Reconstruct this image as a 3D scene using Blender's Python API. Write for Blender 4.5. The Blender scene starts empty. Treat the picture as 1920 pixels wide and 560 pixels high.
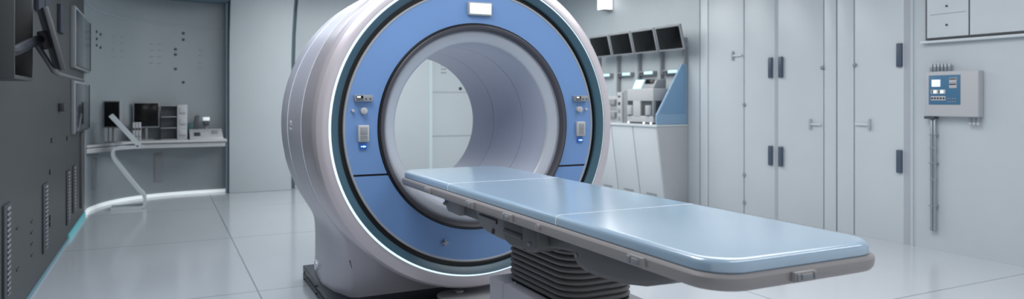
import bpy, bmesh, math, random
from mathutils import Vector, Matrix
random.seed(4)
C = bpy.context.scene.collection
PI = math.pi
scene = bpy.context.scene

# ------------------------------------------------------------ camera
cam_d = bpy.data.cameras.new('camera')
cam = bpy.data.objects.new('camera', cam_d); C.objects.link(cam)
cam.location = (0, 0, 1.34)
cam.rotation_euler = (PI/2, 0, -0.4624)
cam_d.sensor_width = 36.0
cam_d.lens = 1315.2/1920*36.0
cam_d.shift_y = -(280-187.25)/1920
cam_d.clip_end = 60
cam_d.dof.use_dof = True
cam_d.dof.focus_distance = 3.1
cam_d.dof.aperture_fstop = 2.5
scene.camera = cam

# ------------------------------------------------------------ world, lights, exposure
scene.view_settings.view_transform = 'Standard'
scene.view_settings.look = 'None'
scene.view_settings.gamma = 1.0
scene.view_settings.use_curve_mapping = False
scene.view_settings.exposure = 0.09
w = bpy.data.worlds.new('world'); scene.world = w; w.use_nodes = True
bg = w.node_tree.nodes['Background']
bg.inputs[0].default_value = (0.80, 0.82, 0.86, 1); bg.inputs[1].default_value = 0.68

def area(name, loc, target, sx, sy, power, col=(1, 1, 1)):
    d = bpy.data.lights.new(name, 'AREA'); d.shape = 'RECTANGLE'; d.size = sx; d.size_y = sy
    d.energy = power; d.color = col
    o = bpy.data.objects.new(name, d); C.objects.link(o); o.location = loc
    o.rotation_euler = (Vector(target)-Vector(loc)).to_track_quat('-Z', 'Y').to_euler()
    return o
area('ring_highlight_light', (0.5, 3.0, 3.02), (0.6, 3.0, 0), 1.4, 1.1, 42, (0.98, 0.98, 1.0))  # unseen lamp, placed to whiten the upper left of the silver ring
area('ceiling_light_right', (3.5, 3.4, 3.02), (3.5, 3.4, 0), 2.2, 2.2, 60, (1.0, 0.99, 0.98))
area('ceiling_light_rear', (4.2, 8.2, 3.02), (4.2, 8.2, 0), 2.2, 2.6, 74, (0.98, 0.99, 0.97))
area('ceiling_light_far', (2.2, 8.6, 3.02), (2.2, 8.6, 0), 1.6, 2.6, 42, (0.98, 0.99, 0.97))

side_fill = area('fill_light_side', (0.45, 4.9, 3.02), (0.55, 4.9, 0), 0.8, 1.9, 11, (0.76, 0.86, 1.0))  # unseen lamp added as fill for the left side of the gantry
side_fill.data.spread = math.radians(110)
area('pad_edge_light', (0.55, 7.3, 3.02), (0.55, 7.3, 0), 0.34, 3.2, 13, (0.92, 0.97, 1.0))  # unseen strip added for a highlight along the pad's long edge
area('pad_end_light', (3.4, 0.75, 3.02), (3.4, 0.75, 0), 3.8, 0.34, 30, (1.0, 1.0, 1.0))  # unseen lamp added to give the table end its edge highlight

# ------------------------------------------------------------ materials
def lin(v):
    v /= 255.0
    return v/12.92 if v <= 0.04045 else ((v+0.055)/1.055)**2.4
MATS = {}
def mat(name, rgb, rough=0.5, metal=0.0, emit=0.0, ecol=None, coat=0.0, noise=0.015, nscale=3.0, spec=0.5, bump=0.0, trans=0.0):
    m = bpy.data.materials.new(name); m.use_nodes = True
    nt = m.node_tree; b = nt.nodes['Principled BSDF']
    col = tuple(lin(x) for x in rgb)
    tc = nt.nodes.new('ShaderNodeTexCoord')
    nz = nt.nodes.new('ShaderNodeTexNoise'); nz.inputs['Scale'].default_value = nscale; nz.inputs['Detail'].default_value = 4
    nt.links.new(tc.outputs['Object'], nz.inputs['Vector'])
    rp = nt.nodes.new('ShaderNodeValToRGB')
    rp.color_ramp.elements[0].position = 0.3; rp.color_ramp.elements[1].position = 0.7
    rp.color_ramp.elements[0].color = tuple(max(0, c*(1-noise)) for c in col)+(1,)
    rp.color_ramp.elements[1].color = tuple(min(1, c*(1+noise)) for c in col)+(1,)
    nt.links.new(nz.outputs['Fac'], rp.inputs['Fac'])
    nt.links.new(rp.outputs['Color'], b.inputs['Base Color'])
    b.inputs['Roughness'].default_value = rough; b.inputs['Metallic'].default_value = metal
    b.inputs['Specular IOR Level'].default_value = spec
    b.inputs['Coat Weight'].default_value = coat; b.inputs['Coat Roughness'].default_value = 0.16
    if trans: b.inputs['Transmission Weight'].default_value = trans
    if emit:
        b.inputs['Emission Color'].default_value = tuple(lin(x) for x in (ecol or rgb))+(1,)
        b.inputs['Emission Strength'].default_value = emit
    if bump:
        n2 = nt.nodes.new('ShaderNodeTexNoise'); n2.inputs['Scale'].default_value = 350
        nt.links.new(tc.outputs['Object'], n2.inputs['Vector'])
        bp = nt.nodes.new('ShaderNodeBump'); bp.inputs['Strength'].default_value = bump; bp.inputs['Distance'].default_value = 0.001
        nt.links.new(n2.outputs['Fac'], bp.inputs['Height']); nt.links.new(bp.outputs['Normal'], b.inputs['Normal'])
    MATS[name] = m
    return m
mat('wall_white', (192, 200, 205), 0.45)
mat("left_shade_grey", (60, 63, 64), 0.45)  # fade to dark on the left is put into this colour
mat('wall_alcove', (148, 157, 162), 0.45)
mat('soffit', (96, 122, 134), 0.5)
mat('ceiling_white', (205, 212, 218), 0.6)
mat('panel_white', (207, 214, 219), 0.32)
mat('seam_dark', (168, 175, 184), 0.6)
mat('strip_grey', (176, 181, 190), 0.45)
mat('teal_faint', (120, 158, 172), 0.5)
mat('handle_blue', (78, 90, 108), 0.4)
mat('bar_navy', (50, 55, 70), 0.5)
mat('dark_grey', (58, 61, 68), 0.45)
mat('black', (9, 10, 13), 0.35)
mat('screen_black', (8, 10, 13), 0.18, spec=0.2)
mat('screen_dim', (58, 64, 72), 0.1, coat=0.6)
mat('silver', (206, 200, 206), 0.34, 0.32)
mat('housing', (212, 211, 220), 0.36, 0.10)
mat('fitting_glint_white', (244, 246, 252), 0.25, 0.3)
mat('teal_band', (66, 98, 114), 0.34)
mat('blue_panel', (110, 148, 200), 0.38, coat=0.1)
mat('trim_grey', (160, 165, 172), 0.4, 0.1)
mat('rim_dark', (82, 80, 86), 0.35, 0.2)
mat('bore_lip', (186, 192, 202), 0.35, 0.1)
mat('bore_liner', (184, 190, 208), 0.38)
mat('base_dark', (44, 50, 62), 0.30, 0.2)
mat('base_side', (52, 54, 58), 0.4)
mat('pad_blue', (172, 200, 222), 0.26, coat=0.8, spec=0.6)
MATS['pad_blue'].node_tree.nodes['Principled BSDF'].inputs['Coat IOR'].default_value = 1.75
mat('pad_seam', (236, 244, 252), 0.3, emit=0)  # seam highlight put into the white of the inlay
mat('rail', (164, 160, 160), 0.42, 0.08)
mat('housing_grey', (136, 137, 141), 0.42)
mat('undercarriage', (100, 101, 102), 0.45)
mat('bellows', (118, 117, 118), 0.42)
mat('column', (176, 178, 188), 0.4)
mat('plastic_light', (186, 188, 192), 0.4)
mat('plastic_mid', (146, 150, 155), 0.45)
mat('plastic_dark', (76, 80, 84), 0.45)
mat('glow_white', (200, 225, 230), 0.5, emit=1.0, ecol=(222, 246, 255))
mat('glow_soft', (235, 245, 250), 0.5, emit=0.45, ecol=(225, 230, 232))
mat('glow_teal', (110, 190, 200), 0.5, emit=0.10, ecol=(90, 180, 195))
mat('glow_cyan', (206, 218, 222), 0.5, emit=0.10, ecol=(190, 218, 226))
mat('edge_teal', (158, 184, 194), 0.5)
mat('glow_bright', (255, 255, 255), 0.5, emit=1.3, ecol=(255, 255, 255))
mat('led_blue', (30, 90, 170), 0.4, emit=0.25, ecol=(20, 90, 190))
mat('led_white', (220, 240, 255), 0.4, emit=0.6, ecol=(190, 225, 255))
mat('display_white', (225, 238, 236), 0.4, emit=0.75, ecol=(226, 240, 238))
mat('label_lit', (190, 235, 240), 0.4, emit=0.8, ecol=(175, 232, 240))
mat('display_soft', (235, 242, 246), 0.4, emit=0.35, ecol=(235, 242, 246))
mat('control_blue', (70, 116, 150), 0.4)
mat('glass_blue', (118, 158, 192), 0.2, coat=0.3)
mat('glass_frame', (140, 172, 200), 0.3)
mat('steel', (168, 176, 182), 0.25, 0.7)
mat('device_teal', (52, 88, 96), 0.4)

# glossy tiled floor: joints 3.07 x 2.12 m
def floor_material():
    m = bpy.data.materials.new('floor_tiles'); m.use_nodes = True
    nt = m.node_tree; b = nt.nodes['Principled BSDF']
    tc = nt.nodes.new('ShaderNodeTexCoord'); sp = nt.nodes.new('ShaderNodeSeparateXYZ')
    nt.links.new(tc.outputs['Object'], sp.inputs[0])
    def joint(out, off, step, wd):
        a = nt.nodes.new('ShaderNodeMath'); a.operation = 'SUBTRACT'; a.inputs[1].default_value = off
        nt.links.new(out, a.inputs[0])
        p = nt.nodes.new('ShaderNodeMath'); p.operation = 'PINGPONG'; p.inputs[1].default_value = step/2
        nt.links.new(a.outputs[0], p.inputs[0])
        l = nt.nodes.new('ShaderNodeMath'); l.operation = 'LESS_THAN'; l.inputs[1].default_value = wd
        nt.links.new(p.outputs[0], l.inputs[0]); return l.outputs[0]
    jx = joint(sp.outputs[0], 0.60, 3.07, 0.006); jy = joint(sp.outputs[1], 3.08, 2.12, 0.006)
    mx = nt.nodes.new('ShaderNodeMath'); mx.operation = 'MAXIMUM'
    nt.links.new(jx, mx.inputs[0]); nt.links.new(jy, mx.inputs[1])
    nz = nt.nodes.new('ShaderNodeTexNoise'); nz.inputs['Scale'].default_value = 1.2
    nt.links.new(tc.outputs['Object'], nz.inputs['Vector'])
    rp = nt.nodes.new('ShaderNodeValToRGB')
    rp.color_ramp.elements[0].color = tuple(lin(x) for x in (192, 197, 203))+(1,)
    rp.color_ramp.elements[1].color = tuple(lin(x) for x in (200, 205, 211))+(1,)
    nt.links.new(nz.outputs['Fac'], rp.inputs['Fac'])
    mc = nt.nodes.new('ShaderNodeMix'); mc.data_type = 'RGBA'
    mc.inputs[7].default_value = tuple(lin(x) for x in (138, 146, 153))+(1,)
    nt.links.new(mx.outputs[0], mc.inputs[0]); nt.links.new(rp.outputs[0], mc.inputs[6])
    nt.links.new(mc.outputs[2], b.inputs['Base Color'])
    b.inputs['Roughness'].default_value = 0.16
    b.inputs['Coat Weight'].default_value = 0.25; b.inputs['Coat Roughness'].default_value = 0.1
    MATS['floor'] = m
floor_material()

# ------------------------------------------------------------ mesh helpers
ORG = {}
class MB:
    def __init__(s): s.bm = bmesh.new()
    def merge(s, t, bev=0, seg=2, ang=30):
        if bev > 0:
            bmesh.ops.recalc_face_normals(t, faces=t.faces)
            es = [e for e in t.edges if len(e.link_faces) == 2 and e.calc_face_angle(0) > math.radians(ang)]
            bmesh.ops.bevel(t, geom=es, offset=bev, segments=seg, affect='EDGES', profile=0.5, clamp_overlap=True)
        bmesh.ops.recalc_face_normals(t, faces=t.faces)
        me = bpy.data.meshes.new('tmp'); t.to_mesh(me); t.free()
        s.bm.from_mesh(me); bpy.data.meshes.remove(me); return s
    def box(s, x0, x1, y0, y1, z0, z1, bev=0.0, seg=2):
        t = bmesh.new(); v = [t.verts.new((x, y, z)) for x in (x0, x1) for y in (y0, y1) for z in (z0, z1)]
        for f in ((0,1,3,2),(4,6,7,5),(0,4,5,1),(2,3,7,6),(0,2,6,4),(1,5,7,3)): t.faces.new([v[i] for i in f])
        return s.merge(t, bev, seg)
    def prism(s, pts, axis, a, b, bev=0.0, seg=2, ang=30):
        # pts 2-D; axis 'x': (y,z), 'y': (x,z), 'z': (x,y)
        t = bmesh.new()
        def P(p, h): return {'x': (h, p[0], p[1]), 'y': (p[0], h, p[1]), 'z': (p[0], p[1], h)}[axis]
        A = [t.verts.new(P(p, a)) for p in pts]; Bv = [t.verts.new(P(p, b)) for p in pts]
        t.faces.new(A); t.faces.new(Bv[::-1]); n = len(pts)
        for i in range(n): t.faces.new([A[i], A[(i+1) % n], Bv[(i+1) % n], Bv[i]])
        return s.merge(t, bev, seg, ang)
    def cyl(s, p0, p1, r, n=20, r1=None, bev=0.0):
        p0 = Vector(p0); p1 = Vector(p1); r1 = r if r1 is None else r1
        d = (p1-p0).normalized(); u = d.orthogonal().normalized(); w_ = d.cross(u)
        t = bmesh.new(); L = []
        for p, q in ((p0, r), (p1, r1)):
            L.append([t.verts.new(p+(u*math.cos(2*PI*i/n)+w_*math.sin(2*PI*i/n))*q) for i in range(n)])
        t.faces.new(L[0]); t.faces.new(L[1][::-1])
        for i in range(n): t.faces.new([L[0][i], L[0][(i+1) % n], L[1][(i+1) % n], L[1][i]])
        return s.merge(t, bev, 2, 50)
    def loops(s, loops, close=True, caps=(False, False), ringclose=False):
        t = bmesh.new(); V = [[t.verts.new(p) for p in L] for L in loops]; n = len(loops[0])
        m = len(V)
        for j in range(m if ringclose else m-1):
            A = V[j]; Bv = V[(j+1) % m]
            for i in range(n if close else n-1):
                k = (i+1) % n
                t.faces.new([A[i], A[k], Bv[k], Bv[i]])
        if caps[0]: t.faces.new(V[0][::-1])
        if caps[1]: t.faces.new(V[-1])
        return s.merge(t)
    def lathe(s, prof, x0, zc, n=160, closed=True):
        # prof: (radius, y) revolved about the Y axis through (x0, zc)
        L = [[(x0+r*math.cos(2*PI*i/n), y, zc+r*math.sin(2*PI*i/n)) for i in range(n)] for r, y in prof]
        return s.loops(L, ringclose=closed)
    def tube(s, pts, r, n=10):
        pts = [Vector(p) for p in pts]; L = []
        up = None
        for i, p in enumerate(pts):
            d = (pts[min(i+1, len(pts)-1)]-pts[max(i-1, 0)]).normalized()
            if up is None: up = d.orthogonal().normalized()
            up = (up-d*up.dot(d)).normalized(); w_ = d.cross(up)
            L.append([p+(up*math.cos(2*PI*k/n)+w_*math.sin(2*PI*k/n))*r for k in range(n)])
        return s.loops(L, caps=(True, True))
    def rot(s, c, axis, ang):
        bmesh.ops.rotate(s.bm, verts=s.bm.verts, cent=c, matrix=Matrix.Rotation(ang, 3, axis)); return s
    def build(s, name, m, parent=None, smooth=35, origin=None):
        org = ORG[parent.name] if parent is not None else Vector(origin or (0, 0, 0))
        for v in s.bm.verts: v.co -= org
        me = bpy.data.meshes.new(name); s.bm.to_mesh(me); s.bm.free()
        me.materials.append(MATS[m])
        if smooth:
            for p in me.polygons: p.use_smooth = True
            me.set_sharp_from_angle(angle=math.radians(smooth))
        o = bpy.data.objects.new(name, me); C.objects.link(o)
        ORG[o.name] = org
        if parent is not None: o.parent = parent
        else: o.location = org
        return o
def thing(name, label, cat, loc, group=None):
    o = bpy.data.objects.new(name, None); C.objects.link(o); o.location = loc; o.empty_display_size = 0.1
    ORG[o.name] = Vector(loc); o['label'] = label; o['category'] = cat
    if group: o['group'] = group
    return o
def tag(o, label, cat, group=None, kind=None):
    o['label'] = label; o['category'] = cat
    if group: o['group'] = group
    if kind: o['kind'] = kind
    return o
def struct(o): o['kind'] = 'structure'; return o
def dup(root, delta, label=None, group=None):
    r = root.copy(); C.objects.link(r); r.location = root.location+Vector(delta)
    if label: r['label'] = label
    if group: r['group'] = group
    for ch in list(root.children):
        c = ch.copy(); C.objects.link(c); c.parent = r
        for g in list(ch.children):
            d = g.copy(); C.objects.link(d); d.parent = c
    return r
def rrect(x0, x1, y0, y1, r, n=8):
    P = []
    for cx_, cy_, a0 in ((x1-r, y1-r, 0), (x0+r, y1-r, 90), (x0+r, y0+r, 180), (x1-r, y0+r, 270)):
        for k in range(n+1):
            a = math.radians(a0+90*k/n); P.append((cx_+r*math.cos(a), cy_+r*math.sin(a)))
    return P
def catmull(P, n=10):
    P = [Vector(p) for p in P]; Q = [P[0]*2-P[1]]+P+[P[-1]*2-P[-2]]; out = []
    for i in range(1, len(Q)-2):
        for k in range(n):
            t = k/n; a, b, c, d = Q[i-1], Q[i], Q[i+1], Q[i+2]
            out.append(0.5*((2*b)+(c-a)*t+(2*a-5*b+4*c-d)*t*t+(3*b-a-3*c+d)*t**3))
    return out+[P[-1]]

# ------------------------------------------------------------ room shell
XL, XR, YF, HC = -0.81, 6.17, 11.10, 3.10
b = MB(); b.box(-3.2, 7.6, -2.5, 12.2, -0.08, 0.0); struct(b.build('floor', 'floor', smooth=0))
b = MB(); b.box(-3.2, 7.6, -2.5, 12.2, HC, HC+0.1); struct(b.build('ceiling', 'ceiling_white', smooth=0))
b = MB(); b.box(XL-0.15, XL, 0.6, 9.45, 0, HC); struct(b.build('wall_left', 'left_shade_grey', smooth=0))
# right wall leaves a niche for the tall cabinets
b = MB(); b.box(XR, XR+0.6, 0.6, 4.12, 0, HC); b.box(XR, XR+0.6, 6.985, YF+0.3, 0, HC); b.box(XR+0.52, XR+0.6, 4.12, 6.985, 0, HC)
b.box(XR-0.012, XR, 4.115, 4.14, 0, HC)
struct(b.build('wall_right', 'wall_white', smooth=0))
b = MB(); b.box(0.84, XR+0.6, YF, YF+0.2, 0, HC); struct(b.build('wall_back', 'wall_white', smooth=0))
# the curved corner of the alcove
W = catmull([(XL, 9.30), (XL, 9.62), (-0.79, 9.92), (-0.60, 10.45), (-0.22, 10.86), (0.285, 11.04), (0.84, 11.08)], 10)
def offs(P, d):
    out = []
    for i, p in enumerate(P):
        t = (P[min(i+1, len(P)-1)]-P[max(i-1, 0)]).normalized(); out.append(Vector((p.x+t.y*d, p.y-t.x*d)))
    return out
def band(P, d0, d1, z0, z1, zf=None):
    A = offs(P, d0); Bv = offs(P, d1); L = []
    for i in range(len(P)):
        lo, hi = (z0, z1) if zf is None else zf(i/(len(P)-1))
        L.append([(A[i].x, A[i].y, lo), (Bv[i].x, Bv[i].y, lo), (Bv[i].x, Bv[i].y, hi), (A[i].x, A[i].y, hi)])
    m_ = MB(); m_.loops(L, caps=(True, True)); return m_
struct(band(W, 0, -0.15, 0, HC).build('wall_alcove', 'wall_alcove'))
struct(band(W[8:], 0.0, 0.012, 0, 0, lambda t: (2.50-0.16*t, 2.512-0.16*t)).build('trim_1', 'seam_dark'))
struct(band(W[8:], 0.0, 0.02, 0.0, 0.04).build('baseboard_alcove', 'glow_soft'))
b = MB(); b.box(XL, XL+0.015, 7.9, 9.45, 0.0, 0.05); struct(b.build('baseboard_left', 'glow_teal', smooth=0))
b = MB(); b.box(XL, XL+0.012, 0.6, 7.9, 0.0, 0.02); struct(b.build('trim_2', 'teal_faint', smooth=0))  # faint run of the cyan floor line, plain teal
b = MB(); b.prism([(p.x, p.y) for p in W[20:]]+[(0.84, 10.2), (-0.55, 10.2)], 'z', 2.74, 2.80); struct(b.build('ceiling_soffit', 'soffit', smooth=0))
# back wall panels: a broad pier beside the alcove, then a recessed white panel
def edge(x, top): return [(x, 0), (x, 1.9), (x+0.15*top, 2.3), (x+0.5*top, 2.7), (x+top, HC)]
L_ = edge(0.86, 0.03); R_ = edge(1.72, 0.07)
b = MB(); b.prism(L_+R_[::-1], 'y', 10.82, YF, 0.01); struct(b.build('wall_pier', 'wall_white'))
L_ = edge(1.79, 0.07)
b = MB(); b.prism(L_+[(3.93, HC), (3.93, 0)], 'y', 10.93, YF, 0.006); struct(b.build('wall_panel', 'wall_white'))
b = MB(); b.box(1.70, 1.82, YF-0.03, YF, 0, HC); struct(b.build('trim_7', 'edge_teal', smooth=0))
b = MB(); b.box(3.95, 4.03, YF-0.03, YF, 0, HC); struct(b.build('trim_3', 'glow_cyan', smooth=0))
b = MB(); b.box(0.825, 0.85, 10.95, YF, 0, 2.74); struct(b.build('trim_4', 'edge_teal', smooth=0))
b = MB()
for z in (0.735, 1.47): b.box(4.03, XR, YF-0.006, YF, z-0.008, z+0.008)
struct(b.build('trim_5', 'seam_dark', smooth=0))
b = MB(); b.box(5.0, 5.008, YF-0.005, YF, 1.48, HC); struct(b.build('trim_6', 'seam_dark', smooth=0))

# ------------------------------------------------------------ scanner gantry
GX, GZ = 1.759, 1.177
g = thing('scanner_gantry', 'large ring-shaped body scanner with blue face panel and silver housing', 'scanner', (GX, 4.7, 0))
b = MB(); b.lathe([(0.923, 4.03), (0.923, 3.986), (0.927, 3.982), (0.936, 3.981), (0.965, 3.988), (0.99, 4.002), (1.004, 4.022), (1.01, 4.05), (1.01, 4.20), (1.008, 4.36), (1.0, 4.372), (0.93, 4.372)], GX, GZ)
b.build('front_ring', 'silver', g, 25)
b = MB(); b.lathe([(0.911, 4.0), (0.911, 3.985), (0.923, 3.985), (0.923, 4.0)], GX, GZ); b.build('light_ring', 'glow_white', g)
b = MB(); b.lathe([(0.911, 3.970), (0.909, 3.968), (0.874, 3.988), (0.868, 3.996), (0.868, 4.06), (0.911, 4.06)], GX, GZ); b.build('teal_ring', 'teal_band', g, 25)
b = MB(); b.lathe([(0.868, 4.018), (0.62, 4.018), (0.62, 4.05), (0.868, 4.05)], GX, GZ); b.build('gap_backing', 'black', g)
b = MB(); b.lathe([(0.840, 4.018), (0.840, 4.0), (0.838, 3.997), (0.829, 3.997), (0.826, 4.0), (0.826, 4.016)], GX, GZ); b.build('face_trim', 'trim_grey', g)
# blue face split by the level seam
def face_panel(upper, name):
    n = 160; zs = 0.905; t = MB()
    r0, r1 = 0.640, 0.826
    lim0 = math.asin((zs-GZ)/r0); lim1 = math.asin((zs-GZ)/r1); g_ = 0.006
    if upper:
        a0 = math.asin((zs+g_-GZ)/r0); a1 = math.asin((zs+g_-GZ)/r1)
        A = [(a0+(PI-2*a0)*i/n) for i in range(n+1)]; Bq = [(a1+(PI-2*a1)*i/n) for i in range(n+1)]
    else:
        a0 = math.asin((zs-g_-GZ)/r0); a1 = math.asin((zs-g_-GZ)/r1)
        A = [(a0-(PI+2*a0)*i/n) for i in range(n+1)]; Bq = [(a1-(PI+2*a1)*i/n) for i in range(n+1)]
    L = []
    for i in range(n+1):
        pa = (GX+r0*math.cos(A[i]), GZ+r0*math.sin(A[i])); pb = (GX+r1*math.cos(Bq[i]), GZ+r1*math.sin(Bq[i]))
        L.append([(pa[0], 4.0, pa[1]), (pb[0], 4.0, pb[1]), (pb[0], 4.015, pb[1]), (pa[0], 4.015, pa[1])])
    t.loops(L, caps=(True, True)); return t.build(name, 'blue_panel', g)
up = face_panel(True, 'face_panel'); up['label'] = 'upper blue face panel'
lo = face_panel(False, 'face_panel'); lo['label'] = 'lower blue face panel'
b = MB(); b.lathe([(0.638, 4.016), (0.638, 3.997), (0.635, 3.993), (0.628, 3.993), (0.626, 4.0), (0.626, 4.02)], GX, GZ); b.build('rim_seal', 'black', g)
b = MB(); b.lathe([(0.626, 4.02), (0.626, 3.985), (0.620, 3.978), (0.606, 3.984), (0.598, 3.998), (0.594, 4.02)], GX, GZ); b.build('bore_rim', 'rim_dark', g)
b = MB(); b.lathe([(0.594, 4.02), (0.594, 4.030), (0.588, 4.024), (0.575, 4.022), (0.530, 4.048), (0.523, 4.054), (0.519, 4.062), (0.519, 4.085), (0.60, 4.085)], GX, GZ); b.build('bore_lip', 'bore_lip', g, 50)
for i, (ya, yb, ra, rb) in enumerate(((4.085, 4.385, 0.519, 0.513), (4.391, 4.845, 0.513, 0.503), (4.851, 5.23, 0.503, 0.493))):
    b = MB(); b.lathe([(ra, ya), (rb, yb), (rb+0.012, yb), (ra+0.012, ya)], GX, GZ); b.build('bore_liner', 'bore_liner', g, 40)
b = MB(); b.lathe([(0.518, 4.38), (0.5075, 4.855), (0.522, 4.855), (0.53, 4.38)], GX, GZ); b.build('liner_seam', 'black', g)
# rear housing with pedestal
zb = 0.10
def half(z, y):
    dz = z-GZ; c_ = math.sqrt(max(0, 1.005**2-dz*dz))
    if z > GZ: return c_
    ts = [(4.37, 0.66), (4.40, 0.70), (4.6, 0.768), (4.81, 0.795), (5.04, 0.785), (5.30, 0.76)]
    f_ = ts[-1][1]
    for (ya, va), (yb, vb) in zip(ts, ts[1:]):
        if y <= yb:
            u = max(0, (y-ya)/(yb-ya)); f_ = va+(vb-va)*u; break
    k = max(0, min(1, (0.75-z)/0.65)); ped = 0.757+(f_-0.757)*(k**1.5)
    s_ = 0.05
    return (c_+ped+math.sqrt((c_-ped)**2+s_*s_))/2 if z < 0.95 else c_+max(0, (1.3-z)/0.35)*0.0
def outline(y, k=1.0, N=56):
    P = []
    for i in range(N+1):      # top to the springing of the foot by angle, then by height
        a = PI/2-PI/2*i/N; P.append((1.005*math.cos(a), GZ+1.005*math.sin(a)))
    M = 44
    for i in range(1, M+1):
        z = GZ+(zb-GZ)*(i/M); P.append((half(z, y), z))
    K = 16
    for i in range(1, K): P.append((P[56+M][0]*(1-2*i/K), zb))
    full = P+[(-x, z) for x, z in reversed(P[1:N+M+1])]
    return [(GX+x*k, GZ+(z-GZ)*k if z > GZ else z) for x, z in full]
def hole(pts, r):
    out = []
    for x, z in pts:
        a = math.atan2(z-GZ, x-GX); out.append((GX+r*math.cos(a), GZ+r*math.sin(a)))
    return out
ys = [(4.374, 0.985), (4.38, 0.995), (4.40, 1.0), (4.50, 1.0), (4.60, 1.0), (4.72, 1.0), (4.81, 1.0), (4.89, 1.0), (4.91, 1.0), (5.04, 1.0), (5.16, 1.0), (5.22, 0.995), (5.255, 0.98), (5.272, 0.95), (5.28, 0.90)]
L = []
H0 = hole(outline(4.374), 0.56)
L.append([(x, 4.374, z) for x, z in H0])
for y, k in ys: L.append([(x, y, z) for x, z in outline(y, k)])
L.append([(x, 5.285, z) for x, z in hole(outline(5.28), 0.62)])
L.append([(x, 5.25, z) for x, z in hole(outline(5.28), 0.505)])
L.append([(x, 5.225, z) for x, z in hole(outline(5.28), 0.505)])
b = MB(); b.loops(L); b.build('rear_housing', 'housing', g, 40)
# seam highlights round the housing, painted as near-white strips (they fade into the foot)
for yy in (4.385, 4.90):
    b = MB(); n = 120; LL = []
    for i in range(n+1):
        a = math.radians(-28)+math.radians(236)*i/n; r_ = 1.0085
        LL.append([(GX+r*math.cos(a), y, GZ+r*math.sin(a)) for r, y in ((r_-0.01, yy-0.007), (r_, yy-0.005), (r_, yy+0.005), (r_-0.01, yy+0.007))])
    b.loops(LL, caps=(True, True)); b.build('seam_highlight', 'fitting_glint_white', g)
# dark tube standing in for the shade in the foot's front crease
cr = [(GX-half(z, 4.385)*(0.99-0.06*((0.44-z)/0.31)**2), 4.3795, z) for z in (0.34, 0.31, 0.28, 0.25, 0.22, 0.19, 0.165, 0.14, 0.125)]
b = MB(); b.tube(cr, 0.0045, 8); b.build('crease_shade', 'rim_dark', g)
# dark two-layer floor base
pb = [(0.945, 5.42), (2.57, 5.42), (2.57, 4.13), (2.50, 4.06), (1.02, 4.06), (0.935, 4.14)]
b = MB(); b.prism(pb, 'z', 0.0, 0.046, 0.004); b.build('base_plate', 'base_side', g)
b = MB(); b.prism([(x, y) for x, y in pb], 'z', 0.052, 0.10, 0.006); o_ = b.build('base_plate', 'base_dark', g)
b = MB(); b.prism([(x+(0.01 if x < 1.7 else -0.01), y+(0.01 if y < 4.5 else -0.01)) for x, y in pb], 'z', 0.044, 0.054); b.build('base_gasket', 'black', g)
for yy in (5.30, 4.86, 4.50):
    for zz in (0.024, 0.076):
        b = MB(); b.cyl((0.939, yy, zz), (0.93, yy, zz), 0.007, 12); b.build('base_bolt', 'black', g)
b = MB(); b.cyl((0.985, 5.01, 0.185), (0.955, 5.01, 0.185), 0.036, 28, bev=0.006); b.build('foot_button', 'fitting_glint_white', g)
b = MB(); b.box(0.742, 0.77, 4.73, 4.76, 1.165, 1.205, 0.008); b.cyl((0.765, 4.745, 1.15), (0.742, 4.745, 1.15), 0.013, 16); b.build('side_latch', 'plastic_light', g)
# top display
b = MB(); b.box(1.684, 1.846, 3.978, 4.004, 1.862, 1.946, 0.006)
f = b.build('display_frame', 'trim_grey', g)
b = MB(); b.box(1.694, 1.837, 3.974, 3.98, 1.872, 1.937, 0.002); b.build('display_screen', 'display_white', f)
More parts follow.
